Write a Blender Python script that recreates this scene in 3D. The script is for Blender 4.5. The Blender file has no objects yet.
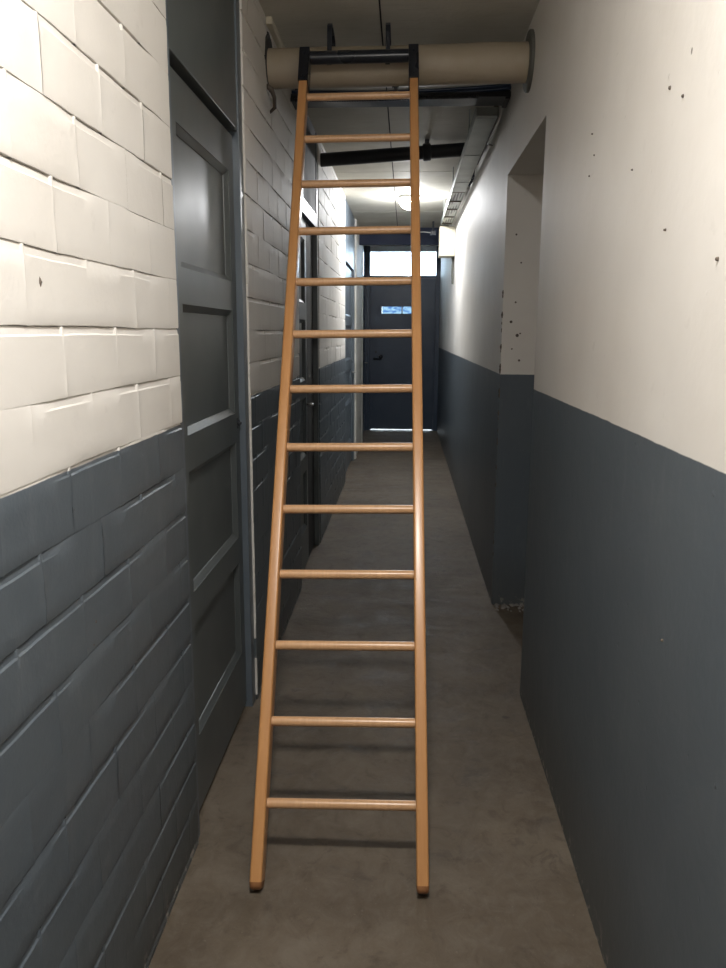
import bpy, math, random
from mathutils import Vector, Matrix, noise
random.seed(7)
sc = bpy.context.scene
C = sc.collection

# ------------------------------------------------------------------ materials
def mat(name, base, rough=.5, metal=0., spec=.5):
    m = bpy.data.materials.new(name); m.use_nodes = True
    b = m.node_tree.nodes['Principled BSDF']
    b.inputs['Base Color'].default_value = (*base, 1)
    b.inputs['Roughness'].default_value = rough
    b.inputs['Metallic'].default_value = metal
    b.inputs['Specular IOR Level'].default_value = spec
    return m, m.node_tree, b
def N(t, typ, **kw):
    n = t.nodes.new(typ)
    for k, v in kw.items(): setattr(n, k, v)
    return n
def noise_tex(t, vec, scale, detail=4, rough=.55, dist=0.):
    n = N(t, 'ShaderNodeTexNoise'); n.inputs['Scale'].default_value = scale
    n.inputs['Detail'].default_value = detail; n.inputs['Roughness'].default_value = rough
    n.inputs['Distortion'].default_value = dist
    t.links.new(vec, n.inputs['Vector']); return n.outputs['Fac']
def mp(t, val, a, b, c=0., d=1.):
    n = N(t, 'ShaderNodeMapRange'); n.clamp = True
    for k, v in zip(('From Min', 'From Max', 'To Min', 'To Max'), (a, b, c, d)): n.inputs[k].default_value = v
    t.links.new(val, n.inputs['Value']); return n.outputs['Result']
def mixc(t, fac, a, b):
    n = N(t, 'ShaderNodeMix', data_type='RGBA')
    if isinstance(fac, float): n.inputs[0].default_value = fac
    else: t.links.new(fac, n.inputs[0])
    for i, v in ((6, a), (7, b)):
        if isinstance(v, tuple): n.inputs[i].default_value = (*v, 1)
        else: t.links.new(v, n.inputs[i])
    return n.outputs[2]
def mth(t, op, a, b=None):
    n = N(t, 'ShaderNodeMath', operation=op)
    for i, v in enumerate((a, b)):
        if v is None: continue
        if isinstance(v, (int, float)): n.inputs[i].default_value = v
        else: t.links.new(v, n.inputs[i])
    return n.outputs[0]
def bump(t, b, h, strength, dist=.01):
    n = N(t, 'ShaderNodeBump'); n.inputs['Strength'].default_value = strength
    n.inputs['Distance'].default_value = dist
    t.links.new(h, n.inputs['Height']); t.links.new(n.outputs[0], b.inputs['Normal'])
def pos(t):
    g = N(t, 'ShaderNodeNewGeometry'); return g.outputs['Position']
def objc(t):
    g = N(t, 'ShaderNodeTexCoord'); return g.outputs['Object']
def stretch(t, vec, s):
    n = N(t, 'ShaderNodeMapping'); n.inputs['Scale'].default_value = s
    t.links.new(vec, n.inputs['Vector']); return n.outputs[0]

WHITE = (.735, .71, .67); SLATE = (.092, .112, .131)
def two_tone(name, zline, plaster=True):
    m, t, b = mat(name, WHITE, .55, spec=.35)
    p = pos(t); s = N(t, 'ShaderNodeSeparateXYZ'); t.links.new(p, s.inputs[0])
    wob = mth(t, 'MULTIPLY', mth(t, 'SUBTRACT', noise_tex(t, p, 9, 3), .5), .006)
    z = mth(t, 'ADD', s.outputs['Z'], wob)
    f = mp(t, z, zline - .0012, zline + .0012)
    n1 = noise_tex(t, p, 2.2, 5)
    w = mixc(t, mp(t, n1, .35, .7), WHITE, (.68, .65, .605))
    # greyish rubbed marks low on the white
    w = mixc(t, mp(t, noise_tex(t, p, 14, 5), .66, .8, 0, .35), w, (.5, .47, .43))
    sl = mixc(t, mp(t, noise_tex(t, p, 3, 5), .3, .75), SLATE, (.108, .128, .145))
    sl = mixc(t, mp(t, noise_tex(t, stretch(t, p, (1, 1, .25)), 22, 5), .57, .75, 0, .2), sl, (.2, .215, .22))
    # scuffed dirt rising from the floor
    dz = mth(t, 'ADD', s.outputs['Z'], mth(t, 'MULTIPLY', n1, .35))
    sl = mixc(t, mp(t, dz, .12, .55, .7, 0), sl, (.075, .076, .07))
    sl = mixc(t, mth(t, 'MULTIPLY', mp(t, s.outputs['Z'], .0, .07, 1, 0), mp(t, noise_tex(t, p, 30, 3), .56, .62)), sl, (.3, .28, .25))
    col = mixc(t, f, sl, w)
    if plaster:
        # pits knocked out of the plaster
        v = N(t, 'ShaderNodeTexVoronoi'); v.inputs['Scale'].default_value = 7; t.links.new(stretch(t, p, (1, 1, .7)), v.inputs['Vector'])
        sel = mth(t, 'GREATER_THAN', noise_tex(t, v.outputs['Position'], 60, 0), .5)
        pit = mth(t, 'MULTIPLY', mp(t, v.outputs['Distance'], .018, .034, 1, 0), sel)
        col = mixc(t, mth(t, 'MULTIPLY', pit, .8), col, (.13, .115, .1))
        v2 = N(t, 'ShaderNodeTexVoronoi'); v2.inputs['Scale'].default_value = 16; t.links.new(p, v2.inputs['Vector'])
        sel2 = mth(t, 'GREATER_THAN', noise_tex(t, v2.outputs['Position'], 50, 0), .58)
        lump = mth(t, 'MULTIPLY', mp(t, v2.outputs['Distance'], .02, .1, 1, 0), sel2)
        h = mth(t, 'SUBTRACT', mth(t, 'ADD', mth(t, 'MULTIPLY', noise_tex(t, p, 60, 4), .12), mth(t, 'ADD', mth(t, 'MULTIPLY', lump, .35), mth(t, 'MULTIPLY', noise_tex(t, p, 5, 3), .8))), mth(t, 'MULTIPLY', pit, .8))
        bump(t, b, h, .6, .008)
    else:
        v = N(t, 'ShaderNodeTexVoronoi'); v.inputs['Scale'].default_value = 5; t.links.new(stretch(t, p, (1, 1, .6)), v.inputs['Vector'])
        sel = mth(t, 'GREATER_THAN', noise_tex(t, v.outputs['Position'], 60, 0), .66)
        pit = mth(t, 'MULTIPLY', mp(t, v.outputs['Distance'], .02, .04, 1, 0), sel)
        col = mixc(t, mth(t, 'MULTIPLY', pit, .8), col, (.07, .065, .06))
        h = mth(t, 'ADD', mth(t, 'MULTIPLY', noise_tex(t, p, 120, 4), .25), mth(t, 'MULTIPLY', noise_tex(t, p, 26, 4), .9))
        bump(t, b, h, .3, .004)
    t.links.new(col, b.inputs['Base Color'])
    t.links.new(mp(t, f, 0, 1, .42, .6), b.inputs['Roughness'])
    return m
M = {}
M['brick'] = two_tone('painted_brick', 1.256, False)
M['plaster'] = two_tone('painted_plaster', 1.286, True)

m, t, b = mat('white_render', (.70, .68, .64), .6); p = pos(t)
t.links.new(mixc(t, mp(t, noise_tex(t, p, 8, 5), .5, .75), (.70, .68, .64), (.5, .47, .42)), b.inputs['Base Color'])
bump(t, b, noise_tex(t, p, 40), .4, .006); M['render'] = m

m, t, b = mat('concrete_floor', (.2, .17, .14), .5, spec=.22); p = pos(t)
n1 = noise_tex(t, p, 1.3, 6, .6, .6); n2 = noise_tex(t, p, 6, 6, .65, .4); n3 = noise_tex(t, p, 90, 4)
c1 = mixc(t, mp(t, n1, .32, .68), (.09, .07, .050), (.155, .126, .094))
c1 = mixc(t, mp(t, n2, .5, .72, 0, .5), c1, (.20, .172, .14))
c1 = mixc(t, mp(t, n2, .42, .28, 0, .7), c1, (.045, .037, .029))
n4 = noise_tex(t, stretch(t, p, (1, .8, 1)), 15, 6, .7, .8)
c1 = mixc(t, mp(t, n4, .5, .7, 0, .3), c1, (.20, .175, .145))
c1 = mixc(t, mp(t, n4, .46, .32, 0, .5), c1, (.06, .048, .036))
c1 = mixc(t, mp(t, n3, .66, .74, 0, .35), c1, (.22, .195, .165))
v = N(t, 'ShaderNodeTexVoronoi'); v.inputs['Scale'].default_value = 3.2; t.links.new(p, v.inputs['Vector'])
sel = mth(t, 'GREATER_THAN', noise_tex(t, v.outputs['Position'], 60, 0), .57)
c1 = mixc(t, mth(t, 'MULTIPLY', mp(t, mth(t, 'ADD', v.outputs['Distance'], mth(t, 'MULTIPLY', n3, .06)), .06, .085, .7, 0), sel), c1, (.05, .043, .036))
t.links.new(c1, b.inputs['Base Color'])
t.links.new(mp(t, n2, .3, .7, .5, .75), b.inputs['Roughness'])
n5 = noise_tex(t, stretch(t, p, (.6, 1.6, 1)), 2.6, 4, .5, .3)
bump(t, b, mth(t, 'ADD', mth(t, 'MULTIPLY', n3, .1), mth(t, 'ADD', mth(t, 'MULTIPLY', n5, 2.2), mth(t, 'MULTIPLY', n2, .7))), .6, .014); M['floor'] = m

m, t, b = mat('concrete_ceiling', (.4, .38, .33), .75, spec=.2); p = pos(t)
s = N(t, 'ShaderNodeSeparateXYZ'); t.links.new(p, s.inputs[0])
c1 = mixc(t, mp(t, noise_tex(t, p, 2.5, 6, .6), .35, .7), (.53, .51, .44), (.64, .62, .56))
c1 = mixc(t, mp(t, noise_tex(t, stretch(t, p, (1, 9, 1)), 7, 4), .5, .75, 0, .35), c1, (.42, .40, .34))
t.links.new(c1, b.inputs['Base Color'])
bump(t, b, noise_tex(t, p, 45, 5), .4, .005); M['ceiling'] = m

def paint(name, c1, c2, rough, bs=.15, scale=30):
    m, t, b = mat(name, c1, rough); p = pos(t)
    t.links.new(mixc(t, mp(t, noise_tex(t, p, 5, 5), .35, .7), c1, c2), b.inputs['Base Color'])
    t.links.new(mp(t, noise_tex(t, p, 4, 2), .3, .7, rough * .92, rough * 1.1), b.inputs['Roughness'])
    bump(t, b, noise_tex(t, p, scale, 3), bs, .003)
    return m
M['door'] = paint('grey_gloss_paint', (.088, .10, .102), (.096, .108, .11), .36, .03, 12)
M['jamb'] = paint('blue_grey_gloss_paint', (.11, .135, .16), (.12, .145, .17), .36, .04, 14)
M['door_blue'] = paint('dark_blue_paint', (.036, .056, .092), (.05, .072, .11), .4)
M['beam'] = paint('navy_paint', (.008, .014, .040), (.012, .020, .048), .7)
M['header'] = paint('pale_grey_paint', (.72, .72, .75), (.76, .76, .78), .5)
M['cream'] = paint('cream_plastic', (.60, .55, .42), (.62, .57, .45), .5, .05)
M['pipe'] = paint('cream_pipe_wrap', (.40, .34, .26), (.34, .28, .19), .55, .4, 14)
M['trunk'] = paint('white_plastic', (.75, .75, .73), (.68, .67, .64), .4, .05)
M['tray'] = paint('galvanised_steel', (.26, .28, .26), (.36, .38, .36), .45, .2)
for k in ('tray',): M[k].node_tree.nodes['Principled BSDF'].inputs['Metallic'].default_value = .55
M['black'] = paint('black_plastic', (.013, .015, .02), (.022, .025, .032), .4, .05)
M['cable_blue'] = paint('blue_black_cable', (.012, .025, .055), (.02, .035, .07), .35, .05)
M['steel_black'] = paint('black_lacquered_steel', (.012, .014, .02), (.02, .024, .032), .28, .05)
M['steel'] = paint('worn_steel', (.45, .44, .42), (.35, .33, .3), .35, .1)
M['steel'].node_tree.nodes['Principled BSDF'].inputs['Metallic'].default_value = .9
M['rust'] = paint('dull_brown_metal', (.09, .07, .055), (.13, .1, .075), .6, .4)
M['flange'] = paint('dull_olive_collar', (.085, .085, .07), (.12, .115, .095), .6, .3)
M['crumb'] = paint('plaster_crumb', (.16, .15, .14), (.3, .28, .26), .7)
M['dark'] = paint('dark_gap', (.012, .012, .013), (.02, .02, .02), .7, .1)

def wood(name, a, c, rough=.32):
    m, t, b = mat(name, a, rough); p = objc(t)
    g = noise_tex(t, stretch(t, p, (28, 28, 1.6)), 3, 6, .6, .4)
    g2 = noise_tex(t, stretch(t, p, (1, 1, .35)), 5, 3)
    col = mixc(t, mp(t, g, .3, .7), a, c)
    col = mixc(t, mp(t, g2, .45, .75, 0, .45), col, tuple(x * .78 for x in a))
    t.links.new(col, b.inputs['Base Color']); bump(t, b, g, .08, .002)
    b.inputs['Coat Weight'].default_value = .15; b.inputs['Coat Roughness'].default_value = .2
    return m
M['wood'] = wood('varnished_beech', (.50, .235, .085), (.57, .295, .115))
M['wood_rung'] = wood('pale_varnished_beech', (.55, .315, .16), (.64, .385, .205), .3)
M['wood_foot'] = wood('dirty_end_grain', (.36, .165, .065), (.22, .09, .035), .6)

m, t, b = mat('pane_glass', (.8, .9, 1), .05)
tr = N(t, 'ShaderNodeBsdfTransparent'); tr.inputs[0].default_value = (.93, .97, 1, 1)
gl = N(t, 'ShaderNodeBsdfGlossy'); gl.inputs['Roughness'].default_value = .03
fr = N(t, 'ShaderNodeFresnel'); mx = N(t, 'ShaderNodeMixShader')
t.links.new(fr.outputs[0], mx.inputs[0]); t.links.new(tr.outputs[0], mx.inputs[1]); t.links.new(gl.outputs[0], mx.inputs[2])
t.links.new(mx.outputs[0], t.nodes['Material Output'].inputs[0]); M['glass'] = m
m, t, b = mat('blue_film_glass', (.5, .6, 1), .05); p = pos(t)
tr = N(t, 'ShaderNodeBsdfTransparent')
t.links.new(mixc(t, mp(t, noise_tex(t, stretch(t, p, (1, 1, 2.2)), 16, 2), .45, .6), (.23, .275, .30), (.11, .16, .235)), tr.inputs[0])
t.links.new(tr.outputs[0], t.nodes['Material Output'].inputs[0]); M['film'] = m

def lamp_mat(name, col, s):
    m, t, b = mat(name, (.9, .9, .9), .3)
    b.inputs['Emission Color'].default_value = (*col, 1); b.inputs['Emission Strength'].default_value = s
    return m
M['globe_near'] = lamp_mat('lit_opal_glass_near', (1, .965, .925), 390)
M['globe_far'] = lamp_mat('lit_opal_glass_far', (.97, .98, 1.0), 235)

# ------------------------------------------------------------------ mesh helpers
class MB:
    def __init__(s): s.v = []; s.f = []; s.m = []
    def quad(s, a, b, c, d, mi=0):
        i = len(s.v); s.v += [tuple(a), tuple(b), tuple(c), tuple(d)]; s.f.append((i, i+1, i+2, i+3)); s.m.append(mi)
    def box(s, x0, x1, y0, y1, z0, z1, mi=0):
        i = len(s.v)
        s.v += [(x0,y0,z0),(x1,y0,z0),(x1,y1,z0),(x0,y1,z0),(x0,y0,z1),(x1,y0,z1),(x1,y1,z1),(x0,y1,z1)]
        for q in ((0,3,2,1),(4,5,6,7),(0,1,5,4),(1,2,6,5),(2,3,7,6),(3,0,4,7)):
            s.f.append(tuple(i+k for k in q)); s.m.append(mi)
        return s
    def tube(s, pts, r, n=12, mi=0, cap=True, flat=1.):
        pts = [Vector(p) for p in pts]; rr = r if isinstance(r, (list, tuple)) else [r]*len(pts)
        base = len(s.v); up = None
        for k, p in enumerate(pts):
            d = (pts[min(k+1, len(pts)-1)] - pts[max(k-1, 0)]).normalized()
            if up is None:
                up = Vector((0,0,1)) if abs(d.z) < .9 else Vector((1,0,0))
            a = d.cross(up).normalized(); up = a.cross(d).normalized()
            for j in range(n):
                th = 2*math.pi*j/n
                s.v.append(tuple(p + a*math.cos(th)*rr[k] + up*math.sin(th)*rr[k]*flat))
        for k in range(len(pts)-1):
            for j in range(n):
                s.f.append((base+k*n+j, base+k*n+(j+1)%n, base+(k+1)*n+(j+1)%n, base+(k+1)*n+j)); s.m.append(mi)
        if cap:
            s.f.append(tuple(base+j for j in range(n))[::-1]); s.m.append(mi)
            s.f.append(tuple(base+(len(pts)-1)*n+j for j in range(n))); s.m.append(mi)
        return s
    def build(s, name, mats, parent=None, bevel=0., seg=2, smooth=False, kind=None):
        me = bpy.data.meshes.new(name); me.from_pydata(s.v, [], s.f)
        for mm in (mats if isinstance(mats, (list, tuple)) else [mats]): me.materials.append(mm)
        me.polygons.foreach_set('material_index', s.m)
        if smooth: me.polygons.foreach_set('use_smooth', [True]*len(s.f))
        me.update()
        o = bpy.data.objects.new(name, me); C.objects.link(o)
        if parent: o.parent = parent; o.matrix_parent_inverse = Matrix.Identity(4)
        if bevel:
            md = o.modifiers.new('bevel', 'BEVEL'); md.width = bevel; md.segments = seg; md.limit_method = 'ANGLE'
            md.harden_normals = False
        if kind: o['kind'] = kind
        return o
def autosmooth(o, ang=40):
    me = o.data
    me.polygons.foreach_set('use_smooth', [True]*len(me.polygons))
    try: me.set_sharp_from_angle(angle=math.radians(ang))
    except Exception: pass
    return o
def empty(name, loc, rot=(0,0,0)):
    o = bpy.data.objects.new(name, None); C.objects.link(o); o.location = loc; o.rotation_euler = rot
    o.empty_display_size = .1; return o
def tag(o, label, cat, group=None, kind=None):
    o['label'] = label; o['category'] = cat
    if group: o['group'] = group
    if kind: o['kind'] = kind
    return o
def local(mb, loc):
    mb.v = [(x-loc[0], y-loc[1], z-loc[2]) for x, y, z in mb.v]; return mb

XL, XR, CE = -.597, .504, 2.78
Y0, Y1 = -2.4, 12.2

# ------------------------------------------------------------------ floor, ceiling
def grid(x0, x1, y0, y1, nx, ny, zf, flip=False):
    m = MB()
    for j in range(ny+1):
        for i in range(nx+1):
            x = x0+(x1-x0)*i/nx; y = y0+(y1-y0)*j/ny
            m.v.append((x, y, zf(x, y)))
    for j in range(ny):
        for i in range(nx):
            a = j*(nx+1)+i; q = (a, a+1, a+nx+2, a+nx+1)
            m.f.append(q[::-1] if flip else q); m.m.append(0)
    return m
def fz(x, y):
    if y > 11.9: return 0
    return .004*noise.noise(Vector((x*1.7, y*1.1, 3))) - .002
fl = grid(-1.0, 1.3, Y0-.1, 12.5, 40, 220, fz); fl.box(-1.0, 1.3, Y0-.1, 12.5, -.15, -.02)
o = fl.build('floor', M['floor'], smooth=False, kind='structure'); autosmooth(o, 30)
tag(o, 'stained bare concrete floor running down the corridor', 'floor')

cm = MB(); gx = [-1.0, -.128, -.120, 1.3]; gy = [Y0-.1, .35, .36, 2.46, 2.47, 4.57, 4.58, 6.675, 6.69, 8.78, 8.795, 12.5]
for i in range(len(gx)-1):
    for j in range(len(gy)-1):
        deep = (i == 1) or (j % 2 == 1)
        z = CE + (.012 if deep else 0)
        cm.box(gx[i], gx[i+1], gy[j], gy[j+1], z, CE+.15, 1 if deep else 0)
o = cm.build('ceiling', [M['ceiling'], M['dark']], kind='structure')
tag(o, 'bare concrete slab ceiling with thin panel joints', 'ceiling')

# ------------------------------------------------------------------ brick wall on the left
ZB, CH, BL = 1.262, .1235, .2505
def wall_bricks(mb, ya, yb):
    def zj(k, y): return ZB + CH*k + .0032*noise.noise(Vector((y*2.3, k*3.7, 1.3))) + .0015*noise.noise(Vector((y*13, k*5.1, 9)))
    for k in range(-11, 13):
        if k % 2: off = .098
        else: off = .225
        off += random.uniform(-.012, .012)
        ys = [ya]; n0 = math.floor((ya-off)/BL)
        e = off + (n0+1)*BL
        while e < yb - .02:
            if e > ya + .03: ys.append(e + random.uniform(-.005, .005))
            e += BL
        ys.append(yb)
        for bi in range(len(ys)-1):
            a, c = ys[bi], ys[bi+1]; L = c-a
            us = [0, .003, .007]; q = max(2, int(L/.03)); us += [.007+(L-.014)*i/q for i in range(1, q)] + [L-.007, L-.003, L]
            tl, tr = random.uniform(-.0006, .0006), random.uniform(-.0006, .0006)
            base = len(mb.v); rows = []
            first, last = bi == 0, bi == len(ys)-2
            prof = [(0, 1.25), (.0007, .12), (.0035, 0), (.028, 0), (.055, 0), (.082, 0), (CH-.0165, 0), (CH-.0135, .45), (CH-.0035, .62), (CH-.0015, 1.0), (CH, 1.5)]
            for pi, (tt, dep) in enumerate(prof):
                for ui, u in enumerate(us):
                    y = a+u
                    z0, z1 = zj(k, y), zj(k+1, y)
                    z = z0 + tt*(z1-z0)/CH
                    jn = noise.noise(Vector((y*3.1, (k if pi < 4 else k+1)*2.9, 5)))
                    jd = .0058*max(.05, min(1.15, .62+1.9*jn))
                    d = dep*jd
                    eu = min(u, L-u)
                    if eu < .0065 and not ((first and u < .01) or (last and L-u < .01)):
                        d = min(d, .0008) - .0009*(1.3 if eu < .001 else .8)*max(0, min(1, .5+2*noise.noise(Vector((y*3, z*9, 6)))))
                    if (first and u < .001) or (last and L-u < .001): d += .004
                    w = .0018*noise.noise(Vector((y*1.1, z*1.4, 2))) + .0006*noise.noise(Vector((y*24, z*24, 7)))
                    d -= w + (tl*(1-u/L)+tr*u/L)*(1-dep)
                    if tt < .01: z += .0012*noise.noise(Vector((y*60, k, 4)))
                    mb.v.append((XL-d, y, min(z, CE+.02)))
            nu = len(us)
            for pi in range(len(prof)-1):
                for ui in range(nu-1):
                    v0 = base+pi*nu+ui
                    mb.f.append((v0, v0+1, v0+nu+1, v0+nu)); mb.m.append(0)
            for flag, ui in ((first, 0), (last, nu-1)):
                if not flag: continue
                for pi in range(len(prof)-1):
                    p0 = mb.v[base+pi*nu+ui]; p1 = mb.v[base+(pi+1)*nu+ui]
                    mb.quad(p0, p1, (-.82, p1[1], p1[2]), (-.82, p0[1], p0[2]))
wl = MB()
for ya, yb in ((Y0, 2.062), (2.996, 4.42), (5.46, 7.80)): wall_bricks(wl, ya, yb)
wl.box(-1.0, -.80, Y0-.1, 12.4, -.1, CE+.1)
o = wl.build('wall_left', M['brick'], kind='structure'); autosmooth(o, 22)
tag(o, 'left brick wall painted white above and blue-grey below', 'wall')

# rendered stretch of wall without slate paint, near the far end
pm = MB(); pm.box(-.81, -.597, 9.32, 10.88, -.02, CE+.01); pm.box(-.6, -.585, 9.32, 9.45, -.02, CE+.01); pm.box(-.6, -.588, 10.75, 10.88, -.02, CE+.01)
o = pm.build('wall_left', M['render'], bevel=.006, kind='structure')
tag(o, 'white rendered pier of the left wall near the end door', 'wall')

# ------------------------------------------------------------------ plaster wall on the right, with a recess
NY0, NY1, NZ, ND = 3.108, 4.222, 2.29, .34
def rbox(mb, x0, x1, y0, y1, z0, z1): mb.box(x0, x1, y0, y1, z0, z1)
wr = MB()
def plane_yz(mb, x, y0, y1, z0, z1):
    ny = max(1, int((y1-y0)/.06)); nz = max(1, int((z1-z0)/.06)); base = len(mb.v)
    for j in range(nz+1):
        for i in range(ny+1):
            y = y0+(y1-y0)*i/ny; z = z0+(z1-z0)*j/nz
            e = min(y-y0, y1-y, z-z0, z1-z, .2)/.2
            mb.v.append((x + .0045*noise.noise(Vector((y*1.3, z*1.3, 8)))*min(1, e*3), y, z))
    for j in range(nz):
        for i in range(ny):
            a = base+j*(ny+1)+i; mb.f.append((a, a+ny+1, a+ny+2, a+1)); mb.m.append(0)
plane_yz(wr, XR, Y0, NY0, -.02, CE+.01)
plane_yz(wr, XR, NY1, 12.2, -.02, CE+.01)
plane_yz(wr, XR, NY0, NY1, NZ, CE+.01)
plane_yz(wr, XR+ND, NY0-.02, NY1+.02, -.02, NZ+.02)
XB = XR+ND
nz = 40
for ya, sgn in ((NY0, 1), (NY1, -1)):
    for j in range(nz):      # chipped arrises on the jambs
        z0, z1 = -.02+(NZ+.02)*j/nz, -.02+(NZ+.02)*(j+1)/nz
        q = [(XR, ya, z0), (XB, ya, z0), (XB, ya, z1), (XR, ya, z1)]
        wr.quad(*(q if sgn < 0 else q[::-1]))
wr.quad((XR, NY0, NZ), (XR, NY1, NZ), (XB, NY1, NZ), (XB, NY0, NZ))
wr.box(1.0, 1.2, Y0-.1, 12.4, -.1, CE+.1)
o = wr.build('wall_right', M['plaster'], kind='structure'); autosmooth(o, 25)
tag(o, 'smooth plastered right wall with a tall recess, white above blue-grey', 'wall')
# damaged edge of the recess: chips of bare plaster and flaked paint at its foot
ch = MB()
for k in range(26):
    z = random.choice([random.uniform(.25, 1.2), random.uniform(1.3, 1.75), random.uniform(.9, 1.7)]); r = random.uniform(.004, .011)
    ch.tube([(XR-.0012, NY1-.001, z-r*1.5), (XR-.002, NY1-.002, z), (XR-.0012, NY1-.001, z+r*1.5)], [r*.25, r*.55, r*.2], 6)
for x, y, z, r in ((.55, 4.219, 1.56, .012), (.585, 4.219, 1.49, .014), (.60, 4.219, 1.50, .007), (.57, 4.219, 1.66, .008), (.59, 4.219, 1.86, .007), (.56, 4.219, 2.0, .008), (.60, 4.219, 1.36, .010), (.56, 4.219, 1.42, .007)):
    ch.tube([(x, y+.002, z), (x, y, z)], r*.65, 7)
for y, z, r in ((1.654, 1.967, .009), (1.573, 1.93, .007), (1.885, 1.862, .005), (2.274, 1.975, .005), (2.313, 2.038, .005), (2.32, 1.93, .005), (1.45, .92, .006), (1.34, 1.62, .008), (1.62, 1.70, .006)):
    ch.tube([(XR+.003, y, z), (XR-.0045, y, z)], [r*.6, r*.35], 7)
o = ch.build('plaster_chips', M['rust'], bpy.data.objects['wall_right'], kind='stuff')
for k, (y, z, r) in enumerate(((1.281, 1.579, .009), (1.416, .943, .006), (1.399, .902, .005), (1.351, 1.182, .004))):
    ch = MB(); ch.tube([(XL-.004, y+.002, z-r*1.6), (XL-.001, y, z), (XL-.004, y-.001, z+r*1.8)], [r*.2, r*.5, r*.15], 7)
    ch.build('paint_chip', M['rust'], bpy.data.objects['wall_left'])
db = MB()
for k in range(34):
    x = random.uniform(.512, .74); r = random.uniform(.005, .016); y = 4.215-random.random()**2*.10
    db.tube([(x, y, 0), (x+random.uniform(-.006,.006), y, r*.7)], [r, r*.5], 6)
o = db.build('plaster_crumbs', M['crumb'], kind='stuff')
tag(o, 'crumbs of plaster and flaked paint on the floor of the wall recess', 'debris', kind='stuff')

# end walls, closing slabs
bk = MB(); bk.box(-.9, 1.1, Y0-.2, Y0, -.05, CE+.05)
o = bk.build('wall_back', M['plaster'], kind='structure'); tag(o, 'plastered wall closing the corridor behind the viewer', 'wall')

# beam across the corridor and lintel
bm_ = MB(); bm_.box(-.66, .56, 10.10, 10.16, 2.578, CE+.02)
o = bm_.build('beam', M['beam'], bevel=.004, kind='structure'); tag(o, 'navy painted beam crossing the ceiling before the end door', 'beam')

# ------------------------------------------------------------------ panelled doors
def leaf_mesh(mb, xf, y0, y1, z0, z1, py0, py1, panels, th=.04):
    ys = [y0, py0, py1, y1]; zs = [z0]
    for a, c in panels: zs += [a, c]
    zs.append(z1)
    for i in range(3):
        for j in range(len(zs)-1):
            a, b_, c, d = ys[i], ys[i+1], zs[j], zs[j+1]
            if i == 1 and j % 2 == 1:
                s1, s2, d1, d2 = .006, .022, .004, .016
                R = lambda s_, dd: [(xf-dd, a+s_, c+s_), (xf-dd, b_-s_, c+s_), (xf-dd, b_-s_, d-s_), (xf-dd, a+s_, d-s_)]
                prev = R(0, 0)
                for s_, dd in ((0.0, .002), (.019, .015), (.020, .018)):
                    cur = R(s_, dd)
                    for q in range(4): mb.quad(prev[q], prev[(q+1)%4], cur[(q+1)%4], cur[q])
                    prev = cur
                mb.quad(*prev)
            else: mb.quad((xf, a, c), (xf, b_, c), (xf, b_, d), (xf, a, d))
    xb = xf-th
    mb.quad((xf, y0, z0), (xb, y0, z0), (xb, y1, z0), (xf, y1, z0))
    mb.quad((xf, y0, z1), (xf, y1, z1), (xb, y1, z1), (xb, y0, z1))
    mb.quad((xf, y0, z0), (xf, y0, z1), (xb, y0, z1), (xb, y0, z0))
    mb.quad((xf, y1, z0), (xb, y1, z0), (xb, y1, z1), (xf, y1, z1))
    mb.quad((xb, y0, z0), (xb, y0, z1), (xb, y1, z1), (xb, y1, z0))
PAN = [(.262, .632), (.731, 1.098), (1.205, 1.577), (1.678, 2.056)]
def door(name, y0, y1, jn, jf, label, mats, side=0):
    """y0..y1 opening in the wall, jn/jf near and far jamb widths."""
    lm, jm, tm = mats
    base = ((-.65), (y0+y1)/2, 0)
    e = empty(name, base); tag(e, label, 'door', kind='structure')
    def add(mb, n, m_, **k): return local(mb, base).build(n, m_, e, **k)
    a, c = y0+jn, y1-jf; lc = c-side
    f = MB(); f.box(-.79, -.603, y0+.001, a, -.005, CE+.005); f.box(-.79, -.603, c, y1-.001, -.005, CE+.005)
    f.box(-.79, -.616, a-.002, c+.002, 2.203, 2.240)
    add(f, 'door_frame', jm, bevel=.003)
    l = MB(); leaf_mesh(l, -.627, a+.003, lc-.004, .022, 2.184, a+.115, lc-.074, PAN)
    add(l, 'door_leaf', lm)
    tp = MB()
    tp.box(-.74, -.604, a, c-.052, 2.200, CE)
    tp.box(-.74, -.622, c-.053, c-.046, 2.200, CE); tp.box(-.74, -.609, c-.047, c-.001, 2.200, CE)
    add(tp, 'transom_panel', tm, bevel=.002)
    la = MB()
    la.tube([(-.627, lc-.036, 1.165), (-.619, lc-.036, 1.165)], .011, 16); la.tube([(-.62, lc-.036, 1.165), (-.612, lc-.036, 1.165)], [.006, .005], 12)
    la.box(-.6275, -.6255, lc-.048, lc-.024, 1.145, 1.185)
    add(la, 'latch', M['black'], bevel=.001)
    if side:
        sp = MB(); sp.box(-.74, -.634, lc, c, .01, 2.2); add(sp, 'side_panel', M['dark'])
        br = MB(); br.box(-.74, -.598, a, c, 2.175, 2.262); add(br, 'transom_rail', M['jamb'], bevel=.003)
    if name != 'door_1':
        h = MB(); h.tube([(-.627, lc-.036, 1.05), (-.585, lc-.036, 1.05)], .008, 10); h.tube([(-.587, lc-.036, 1.05), (-.587, lc-.13, 1.052)], .008, 10)
        add(h, 'door_handle', M['steel'], smooth=True)
    return e
GREY = (M['door'], M['jamb'], M['door'])
door('door_1', 2.064, 2.994, .035, .066, 'nearest grey four-panel wooden door in the left brick wall', GREY)
door('door_2', 4.42, 5.46, .06, .06, 'second grey panelled door on the left, half hidden behind the ladder', (M['door'], M['door'], M['dark']), side=.40)
door('door_3', 7.80, 9.32, .12, .12, 'third door on the left, wide grey one before the white pier', (M['jamb'], M['jamb'], M['jamb']))
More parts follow.
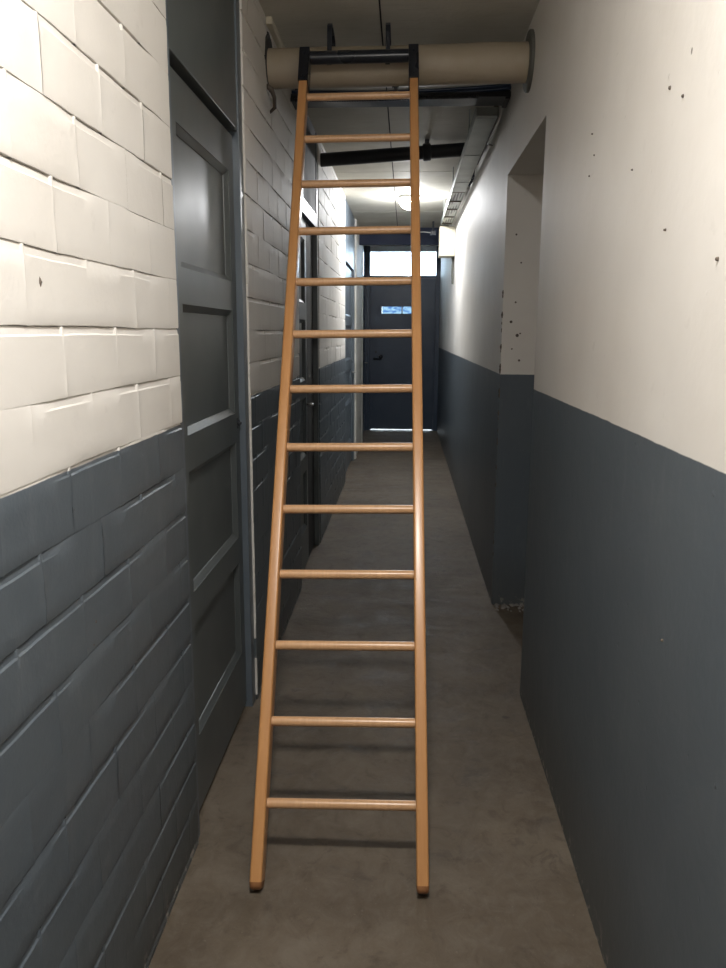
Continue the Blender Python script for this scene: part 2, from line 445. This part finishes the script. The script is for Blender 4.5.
e4 = door('door_4', 10.88, 12.18, .08, .06, 'last dark blue door on the left, beside the end door', (M['door_blue'], M['door_blue'], M['glass']))

# ragged plaster seam beside the first door frame
se = MB(); z = .02
while z < 2.0:
    L = random.uniform(.03, .12); w = random.uniform(.002, .008)
    if not (1.27 < z < 1.66) and random.random() < .9:
        se.box(XL-.01, XL+.0012+random.uniform(0, .002), 2.994-random.uniform(0, .003), 2.994+w, z, min(z+L, 2.0))
    z += L
o = se.build('trim_1', M['render'], bevel=.0012, kind='structure'); tag(o, 'ragged line of white plaster between the nearest door frame and bricks', 'trim')
ct = MB(); ct.box(-.597, -.572, 3.50, 3.9, 2.752, 2.781)
o = ct.build('trim_2', M['cream'], bevel=.003, kind='structure'); tag(o, 'short pale batten in the corner of ceiling and left wall above the pipe', 'trim')

# ------------------------------------------------------------------ end door with transom light
base = (-.055, 12.2, 0)
e5 = empty('door_5', base); tag(e5, 'dark blue door with a glazed slit and bright transom at the corridor end', 'door', kind='structure')
def add5(mb, n, m_, par=e5, **k): return local(mb, base).build(n, m_, par, **k)
f = MB(); f.box(-.80, -.555, 12.16, 12.30, -.01, CE+.02); f.box(.44, .9, 12.16, 12.30, -.01, CE+.02)
f.box(-.56, .445, 12.18, 12.28, 2.315, 2.352)
f.box(-.60, -.535, 12.247, 12.29, 0, 2.32); f.box(.42, .6, 12.247, 12.29, 0, 2.32)
add5(f, 'door_frame', M['door_blue'], bevel=.004)
f = MB(); f.box(-.556, .441, 12.165, 12.29, 2.70, CE+.02); add5(f, 'head_rail', M['header'], bevel=.003)
lf = MB(); sx0, sx1, sz0, sz1 = -.372, .085, 1.79, 1.895
lx0, lx1, lz0, lz1 = -.554, .439, .018, 2.313
lf.box(lx0, sx0, 12.20, 12.245, lz0, lz1); lf.box(sx1, lx1, 12.20, 12.245, lz0, lz1)
lf.box(sx0, sx1, 12.20, 12.245, lz0, sz0); lf.box(sx0, sx1, 12.20, 12.245, sz1, lz1)
add5(lf, 'door_leaf', M['door_blue'])
g = MB(); g.box(sx0+.002, -.072, 12.222, 12.226, sz0, sz1); add5(g, 'slit_pane', M['film'])
g = MB(); g.box(-.058, sx1-.002, 12.222, 12.226, sz0, sz1); add5(g, 'slit_pane', M['film'])
g = MB()
g.box(-.074, -.056, 12.198, 12.236, sz0, sz1); add5(g, 'glazing_bar', M['trunk'])
g = MB(); g.box(-.556, .441, 12.225, 12.230, 2.35, 2.702); add5(g, 'transom_pane', M['glass'])
h = MB(); h.tube([(-.475, 12.2, 1.11), (-.475, 12.19, 1.11)], .026, 20); h.tube([(-.475, 12.192, 1.11), (-.475, 12.15, 1.11)], .009, 10)
h.tube([(-.475, 12.152, 1.11), (-.37, 12.150, 1.108)], .010, 10)
ho = add5(h, 'door_handle', M['black'], smooth=True)
h = MB(); h.tube([(-.385, 12.2, 1.135), (-.385, 12.175, 1.135)], [.034, .028], 20); add5(h, 'door_knob', M['black'], smooth=True)
h = MB(); h.tube([(-.46, 12.2, 1.21), (-.46, 12.19, 1.21)], .018, 16); add5(h, 'lock_cylinder', M['black'])
# pavement outside
gr = MB(); gr.box(-6, 6, 12.46, 30, -.2, -.03)
o = gr.build('ground', M['render'], kind='structure'); tag(o, 'pale paving outside beyond the end door', 'ground')

# ------------------------------------------------------------------ ladder
TH = math.atan(1.57/2.617)
lad = empty('ladder', (-.159, 1.866, .0085))
lad.rotation_euler = (Matrix.Rotation(-TH, 3, 'X') @ Matrix.Rotation(-.0153, 3, 'Y')).to_euler()
tag(lad, 'tall varnished wooden ladder with black steel top, leaning on the overhead pipe', 'ladder')
HX, RW, RD = .2262, .0335, .066
def rail(sx):
    """tapered-corner wooden rail: rounded rectangle section swept up, with a rounded foot end"""
    mb = MB(); n = 24; secs = []
    def sec(z, w, d):
        pts = []
        rr = min(.007, w*.4)
        for q, (cx, cy) in enumerate(((1,1),(-1,1),(-1,-1),(1,-1))):
            for i in range(6):
                a = math.pi/2*q + math.pi/2*i/5
                pts.append((sx*(1-.0107*z)+cx*(w/2-rr)+rr*math.cos(a), cy*(d/2-rr)+rr*math.sin(a), z))
        return pts
    zs = [(.0215, 1), (.2, 1), (.6, 1), (1.2, 1), (1.8, 1), (2.4, 1), (2.864, 1), (2.90, .98)]
    for z, k in zs: mb.v += sec(z, RW*k, RD*k)
    for k in range(len(zs)-1):
        for j in range(n):
            mb.f.append((k*n+j, k*n+(j+1)%n, (k+1)*n+(j+1)%n, (k+1)*n+j)); mb.m.append(0)
    mb.f.append(tuple(range(n))[::-1]); mb.m.append(0); mb.f.append(tuple((len(zs)-1)*n+j for j in range(n))); mb.m.append(0)
    return mb, sec, n
for sx in (-HX, HX):
    mb, sec, n = rail(sx); o = mb.build('rail', M['wood'], lad); autosmooth(o, 50)
    ft = MB(); zz = [(.0, .66, .42), (.002, .82, .60), (.007, .94, .82), (.014, .99, .94), (.022, 1.0, 1.0)]
    for z, k, kd in zz: ft.v += sec(z, RW*k, RD*kd)
    for k in range(len(zz)-1):
        for j in range(n): ft.f.append((k*n+j, k*n+(j+1)%n, (k+1)*n+(j+1)%n, (k+1)*n+j)); ft.m.append(0)
    ft.f.append(tuple(range(n))[::-1]); ft.m.append(0)
    fo = ft.build('rail_foot', M['wood_foot'], o); autosmooth(fo, 60); fo['label'] = 'dirty dark rounded foot end'
    cp = MB(); w, d = .040, .072; sx *= .968
    cp.box(sx-w/2, sx+w/2, -d/2, -d/2+.004, 2.862, 3.036); cp.box(sx-w/2, sx+w/2, d/2-.004, d/2, 2.862, 3.036)
    cp.box(sx-w/2, sx-w/2+.004, -d/2, d/2, 2.862, 3.036); cp.box(sx+w/2-.004, sx+w/2, -d/2, d/2, 2.862, 3.036)
    cp.box(sx-w/2, sx+w/2, -d/2, d/2, 3.033, 3.038)
    for zb in (2.885, 3.005): cp.tube([(sx, -d/2, zb), (sx, -d/2-.004, zb)], .006, 8)
    cp.build('rail_cap', M['steel_black'], lad, bevel=.0012)
SR = [.229, .451, .671, .890, 1.103, 1.318, 1.532, 1.745, 1.959, 2.179, 2.393, 2.609, 2.820]
rung0 = None
for s_ in SR:
    if rung0 is None:
        mb = MB(); xe = HX-RW/2+.003
        xs = [-xe, -xe+.004, -.15, -.08, 0, .08, .15, xe-.004, xe]
        mb.tube([(x, 0, 0) for x in xs], [.0138, .0140]+[.0142]*5+[.0140, .0138], 20)
        rung0 = mb.build('rung', M['wood_rung'], lad); autosmooth(rung0, 50); r = rung0
    else:
        r = rung0.copy(); C.objects.link(r); r.parent = lad
    r.location = (0, 0, s_-.010); r.scale = (1-.0107*s_, 1, 1)
mb = MB(); mb.tube([(-HX+.020, 0, 3.017), (HX-.020, 0, 3.017)], .025, 24)
o = mb.build('top_bar', M['steel_black'], lad); autosmooth(o, 50)
# hooks reaching back over the pipe, built in world space then brought into the ladder's space
W = Matrix.Translation(lad.location) @ lad.rotation_euler.to_matrix().to_4x4()
WI = W.inverted()
for lx in (-.123, .115):
    c = W @ Vector((lx, 0, 3.042)); mb = MB()
    path = [(c.y+.004, 2.572), (c.y+.010, 2.60), (c.y+.016, 2.64), (c.y+.018, 2.70), (c.y+.026, 2.724), (c.y+.045, 2.737), (c.y+.08, 2.739), (c.y+.15, 2.733), (c.y+.19, 2.715), (c.y+.205, 2.68)]
    w, th = .0095, .0035; pts = [Vector((0, a, b_)) for a, b_ in path]; base_ = len(mb.v)
    for k, p_ in enumerate(pts):
        d = (pts[min(k+1, len(pts)-1)]-pts[max(k-1, 0)]).normalized(); nn = Vector((0, -d.z, d.y))
        for sx, sn in ((-1,-1),(1,-1),(1,1),(-1,1)):
            q = p_+nn*sn*th; mb.v.append(tuple(WI @ Vector((c.x+sx*w, q.y, q.z))))
    for k in range(len(pts)-1):
        for j in range(4): mb.f.append((k*4+j, k*4+(j+1)%4, (k+1)*4+(j+1)%4, (k+1)*4+j)); mb.m.append(0)
    mb.f.append((3,2,1,0)); mb.m.append(0); L = (len(pts)-1)*4; mb.f.append((L,L+1,L+2,L+3)); mb.m.append(0)
    mb.build('hook', M['steel_black'], lad, bevel=.001)

# ------------------------------------------------------------------ overhead pipe
pe = empty('pipe', (-.04, 3.57, 2.607)); tag(pe, 'thick cream insulated pipe crossing the corridor below the ceiling', 'pipe')
PA, PB = Vector((-.64, 3.565, 2.598)), Vector((.497, 3.565, 2.610))
mb = MB(); pts = []; rr = []
for i in range(61):
    q = i/60; p_ = PA.lerp(PB, q); p_.z += .0015*math.sin(q*9); pts.append(p_); rr.append(.0775+.0013*noise.noise(Vector((q*14, 0, 0))))
mb.tube(pts, rr, 40)
o = local(mb, pe.location).build('pipe_jacket', M['pipe'], pe); autosmooth(o, 60)
mb = MB(); mb.tube([(.486, 3.568, 2.616), (.4905, 3.568, 2.616), (.5035, 3.568, 2.616)], [.112, .118, .118], 40)
o = local(mb, pe.location).build('wall_collar', M['flange'], pe, bevel=.001); autosmooth(o, 50)
mb = MB(); mb.tube([(-.606, 3.57, 2.622), (-.594, 3.57, 2.622)], [.112, .105], 9, flat=1.12)
o = local(mb, pe.location).build('wall_hole', M['dark'], pe)
mb = MB(); mb.tube([(-.06, 3.575, 2.535), (-.055, 3.59, 2.50)], .007, 8); mb.tube([(-.075, 3.57, 2.528), (-.045, 3.57, 2.528)], .006, 8)
local(mb, pe.location).build('hanger_bolt', M['black'], pe)
mb = MB(); mb.tube([(-.60, 3.50, 2.515), (-.578, 3.50, 2.50), (-.57, 3.52, 2.475), (-.575, 3.56, 2.445), (-.60, 3.58, 2.43)], [.010, .011, .009, .008, .006], 8)
o = mb.build('wall_hook', M['rust'], smooth=True); tag(o, 'small rusty hook on the left wall just under the cream pipe', 'hook')

# ------------------------------------------------------------------ first crossing: cables on a dark tray
te = empty('cable_tray', (-.05, 4.27, 2.655)); tag(te, 'dark cable tray crossing the corridor right behind the cream pipe', 'cable tray')
mb = MB(); mb.box(-.597, .502, 4.20, 4.36, 2.655, 2.659); mb.box(-.597, .502, 4.198, 4.202, 2.655, 2.678); mb.box(-.597, .502, 4.358, 4.362, 2.655, 2.678)
local(mb, te.location).build('tray_channel', M['black'], te, bevel=.001)
for x in (-.585, .488):
    mb = MB(); mb.box(x-.012, x+.012, 4.20, 4.36, 2.645, 2.655); mb.box(x-.012, x+.012, 4.352, 4.364, 2.645, CE)
    local(mb, te.location).build('bracket', M['black'], te, bevel=.002)
def wavy(y, z, r, seed, x0=-.60, x1=.505, amp=.012, sag=.012):
    pts = []
    for i in range(46):
        q = i/45; x = x0+(x1-x0)*q
        pts.append((x, y+amp*noise.noise(Vector((x*3, seed, 0)))*2, z+sag*noise.noise(Vector((x*2.6, seed, 5)))+.026*max(0, (x-.1)/.4)**1.3))
    return pts
k = 0
for y, z, r, mm in ((4.222, 2.674, .010, 'cable_blue'), (4.2445, 2.674, .009, 'black'), (4.2675, 2.675, .011, 'black'), (4.2905, 2.674, .009, 'cable_blue'), (4.3135, 2.675, .011, 'black'), (4.336, 2.674, .009, 'black'), (4.2333, 2.6935, .008, 'cable_blue'), (4.256, 2.6965, .009, 'black'), (4.279, 2.697, .009, 'cable_blue')):
    mb = MB(); mb.tube(wavy(y, z, r, k*7.3, amp=.001, sag=.004), r, 10)
    o = mb.build('cable', M[mm], smooth=True)
    tag(o, 'dark cable in the bundle lying on the crossing tray behind the pipe', 'cable', 'cables bundled on the crossing tray'); k += 1
mb = MB(); pts = []; rr = []
for i in range(300):
    x = -.598+.94*i/299; pts.append((x, 4.188, 2.648+.004*math.sin(x*5))); rr.append(.0105 if i % 4 < 2 else .0078)
mb.tube(pts, rr, 10); o = mb.build('corrugated_conduit', M['black'], smooth=False)
tag(o, 'ribbed black conduit clipped along the near edge of the crossing cable tray', 'conduit')

# second crossing pipe, black
be = empty('drain_pipe', (-.1, 5.62, 2.69)); tag(be, 'black pipe crossing under the ceiling above the second door', 'pipe')
PA, PB = Vector((-.60, 5.62, 2.655)), Vector((.479, 5.62, 2.723))
mb = MB(); mb.tube([PA.lerp(PB, i/20) for i in range(21)], .044, 28); o = local(mb, be.location).build('pipe_run', M['black'], be); autosmooth(o, 50)
q = .645; a, c = PA.lerp(PB, q), PA.lerp(PB, q+.05)
mb = MB(); mb.tube([a, a.lerp(c, .1), a.lerp(c, .9), c], [.050, .056, .056, .050], 28); mb.box(a.x+.012, a.x+.042, 5.605, 5.635, 2.59+.06, CE)
o = local(mb, be.location).build('pipe_coupling', M['black'], be); autosmooth(o, 50)

# ------------------------------------------------------------------ long tray down the right side
lt = empty('cable_tray', (.41, 6.4, 2.62)); tag(lt, 'long galvanised cable tray running along the right wall towards the box', 'cable tray')
mb = MB(); TX0, TX1 = .352, .458
y = 4.40
mb.box(TX0, TX1, 4.375, 6.62, 2.612, 2.616); mb.box(TX0, TX1, 4.375, 4.379, 2.612, 2.652)
for yy in (4.42, 5.3, 6.2): mb.box(TX0-.001, TX1+.001, yy, yy+.012, 2.609, 2.613)
local(mb, lt.location).build('tray_channel', M['tray'], lt)
for x in (TX0, TX1):
    mb = MB(); mb.box(x-.002, x+.002, 4.375, 8.62, 2.610, 2.652); mb.box(x-.007, x+.007, 4.375, 8.62, 2.650, 2.653)
    local(mb, lt.location).build('side_rail', M['tray'], lt)
mb = MB(); mb.box(TX0+.004, TX1-.004, 6.62, 8.62, 2.622, 2.625); local(mb, lt.location).build('tray_liner', M['tray'], lt)
yy = 6.64
while yy < 8.6:
    mb = MB(); mb.box(TX0+.002, TX1-.002, yy, yy+.014, 2.612, 2.621); local(mb, lt.location).build('rung', M['rust'], lt); yy += .46
for yy in (4.9, 6.5, 8.0):
    
    for xx in (TX0, TX1): mb = MB(); mb.box(xx-.004, xx+.004, yy, yy+.014, 2.612, CE); local(mb, lt.location).build('hanger', M['tray'], lt)
for i, (dx, r) in enumerate(((.018, .008), (.038, .010), (.062, .009), (.085, .008))):
    pts = [(TX0+dx+.004*noise.noise(Vector((yy*.25, i*5, 0))), 4.385+(8.60-4.385)*yy/40, 2.626+r*.3+.003*math.sin(yy*.9+i)) for yy in range(41)]
    mb = MB(); mb.tube(pts, r, 8); o = mb.build('cable', M['black'], smooth=True)
    tag(o, 'dark cable lying in the long galvanised tray on the right', 'cable', 'cables in the long galvanised tray')
# pale cable bending up from near end
mb = MB(); mb.tube([(.5035, 5.0, 2.60), (.466, 4.95, 2.60), (.470, 4.62, 2.60), (.474, 4.46, 2.605), (.478, 4.39, 2.63), (.478, 4.37, 2.67), (.478, 4.36, 2.70)], .0055, 10)
o = mb.build('cable', M['trunk'], smooth=True); tag(o, 'pale cable curling up beside the near end of the galvanised tray', 'cable')
# loops of cable dropped beside the tray
for i in range(4):
    y0 = 6.15+.11*i; pts = [(.480+.006*math.sin(i), y0+.05*math.sin(a*.5), 2.69+.05*math.cos(a*math.pi/8)) for a in range(-8, 9)]
    mb = MB(); mb.tube(pts, .009, 8); o = mb.build('cable', M['cable_blue'], smooth=True)
    tag(o, 'short looped dark cable between the galvanised tray and right wall', 'cable', 'looped cables beside the tray')
mb = MB(); mb.box(.468, .503, 6.75, 8.9, 2.655, 2.755); mb.box(.465, .47, 6.75, 8.9, 2.66, 2.667)
o = mb.build('cable_trunking', M['trunk'], bevel=.002); tag(o, 'white boxed trunking high on the right wall behind the tray', 'trunking')
mb = MB(); mb.box(.482, .503, 4.75, 6.05, 2.70, 2.775)
o = mb.build('wall_batten', M['rust'], bevel=.002); tag(o, 'brown batten high on the right wall between recess and white trunking', 'batten')
# junction box
je = empty('junction_box', (.424, 8.72, 2.30)); tag(je, 'cream box on the right wall at the end of the tray', 'junction box')
mb = MB(); mb.box(.346, .5035, 8.60, 8.84, 2.302, 2.604); local(mb, je.location).build('box_body', M['cream'], je, bevel=.006, seg=3)
mb = MB(); mb.box(.340, .347, 8.60, 8.84, 2.300, 2.606); local(mb, je.location).build('cover', M['cream'], je, bevel=.003)
mb = MB(); mb.tube([(.492, 8.72, 2.302), (.492, 8.72, 2.02)], .011, 12); mb.tube([(.492, 8.72, 2.305), (.492, 8.72, 2.28)], .017, 12)
o = mb.build('conduit', M['flange'], smooth=False); tag(o, 'short grey conduit dropping down the wall from the cream box', 'conduit')
# small hangers and wire near the beam
mb = MB(); mb.tube([(.30, 9.55, CE+.005), (.30, 9.55, 2.66)], .012, 8); mb.box(.27, .33, 9.53, 9.57, 2.63, 2.67)
o = mb.build('cable_clamp', M['black']); tag(o, 'small dark clamp hanging from the ceiling just before the beam', 'clamp')
mb = MB(); mb.tube([(.30, 9.55, 2.65), (.2, 9.7, 2.68), (.02, 9.9, 2.70), (-.2, 10.07, 2.71)], .006, 8)
o = mb.build('cable', M['trunk'], smooth=True); tag(o, 'thin pale cable slung from the clamp to the navy beam', 'cable')

# ------------------------------------------------------------------ lamps
def lamp(x, y, label, globe, r=.085, hh=.085, rim=.018):
    e = empty('ceiling_lamp', (x, y, CE)); tag(e, label, 'lamp')
    mb = MB(); mb.tube([(0, 0, 0), (0, 0, -rim), (0, 0, -rim-.005)], [r*1.08, r*1.08, r*.95], 32)
    o = mb.build('lamp_base', M['trunk'], e); autosmooth(o, 40)
    n, rings = 24, 7; mb = MB()
    for j in range(rings+1):
        a = math.pi/2*j/rings
        for i in range(n): mb.v.append((r*math.cos(a)*math.cos(2*math.pi*i/n), r*math.cos(a)*math.sin(2*math.pi*i/n), -rim-.004-hh*math.sin(a)))
    for j in range(rings):
        for i in range(n): mb.f.append((j*n+i, (j+1)*n+i, (j+1)*n+(i+1)%n, j*n+(i+1)%n)); mb.m.append(0)
    o = mb.build('lamp_globe', globe, e, smooth=True)
    return e
lamp(-.05, .62, 'near ceiling lamp with opal globe, above the viewer', M['globe_near'], .095, .028, .055)
lamp(.010, 7.82, 'lit white globe lamp on the far ceiling before the end door', M['globe_far'], .095, .095, .025)

# ------------------------------------------------------------------ world, camera, view
w = bpy.data.worlds.new('sky'); sc.world = w; w.use_nodes = True
bg = w.node_tree.nodes['Background']; bg.inputs[0].default_value = (.72, .87, 1, 1); bg.inputs[1].default_value = 9.0
cam = bpy.data.cameras.new('camera'); co = bpy.data.objects.new('camera', cam); C.objects.link(co); sc.camera = co
f_, c_ = 780., (363., 484.)
def ray(x, y): return Vector((x-c_[0], y-c_[1], f_)).normalized()
Yv = ray(406, 333); D = ray(345, 484+(f_*f_+43*-18)/151.); D = (D-Yv*D.dot(Yv)).normalized(); Zv = -D; Xv = Yv.cross(Zv)
R = Matrix((Xv, Yv, Zv))
cols = (R.col[0], -R.col[1], -R.col[2])
mw = Matrix.Identity(4)
for i in range(3):
    for j in range(3): mw[j][i] = cols[i][j]
mw.translation = (0, 0, 1.5); co.matrix_world = mw
cam.sensor_fit = 'VERTICAL'; cam.sensor_height = 24; cam.lens = 24*f_/968; cam.clip_start = .02; cam.clip_end = 100
vs = sc.view_settings; vs.view_transform = 'Standard'; vs.look = 'None'; vs.gamma = 1; vs.use_curve_mapping = False; vs.exposure = 0.35
sc.cycles.max_bounces = 10; sc.cycles.diffuse_bounces = 7; sc.cycles.use_denoising = True
sc.cycles.sample_clamp_indirect = 4
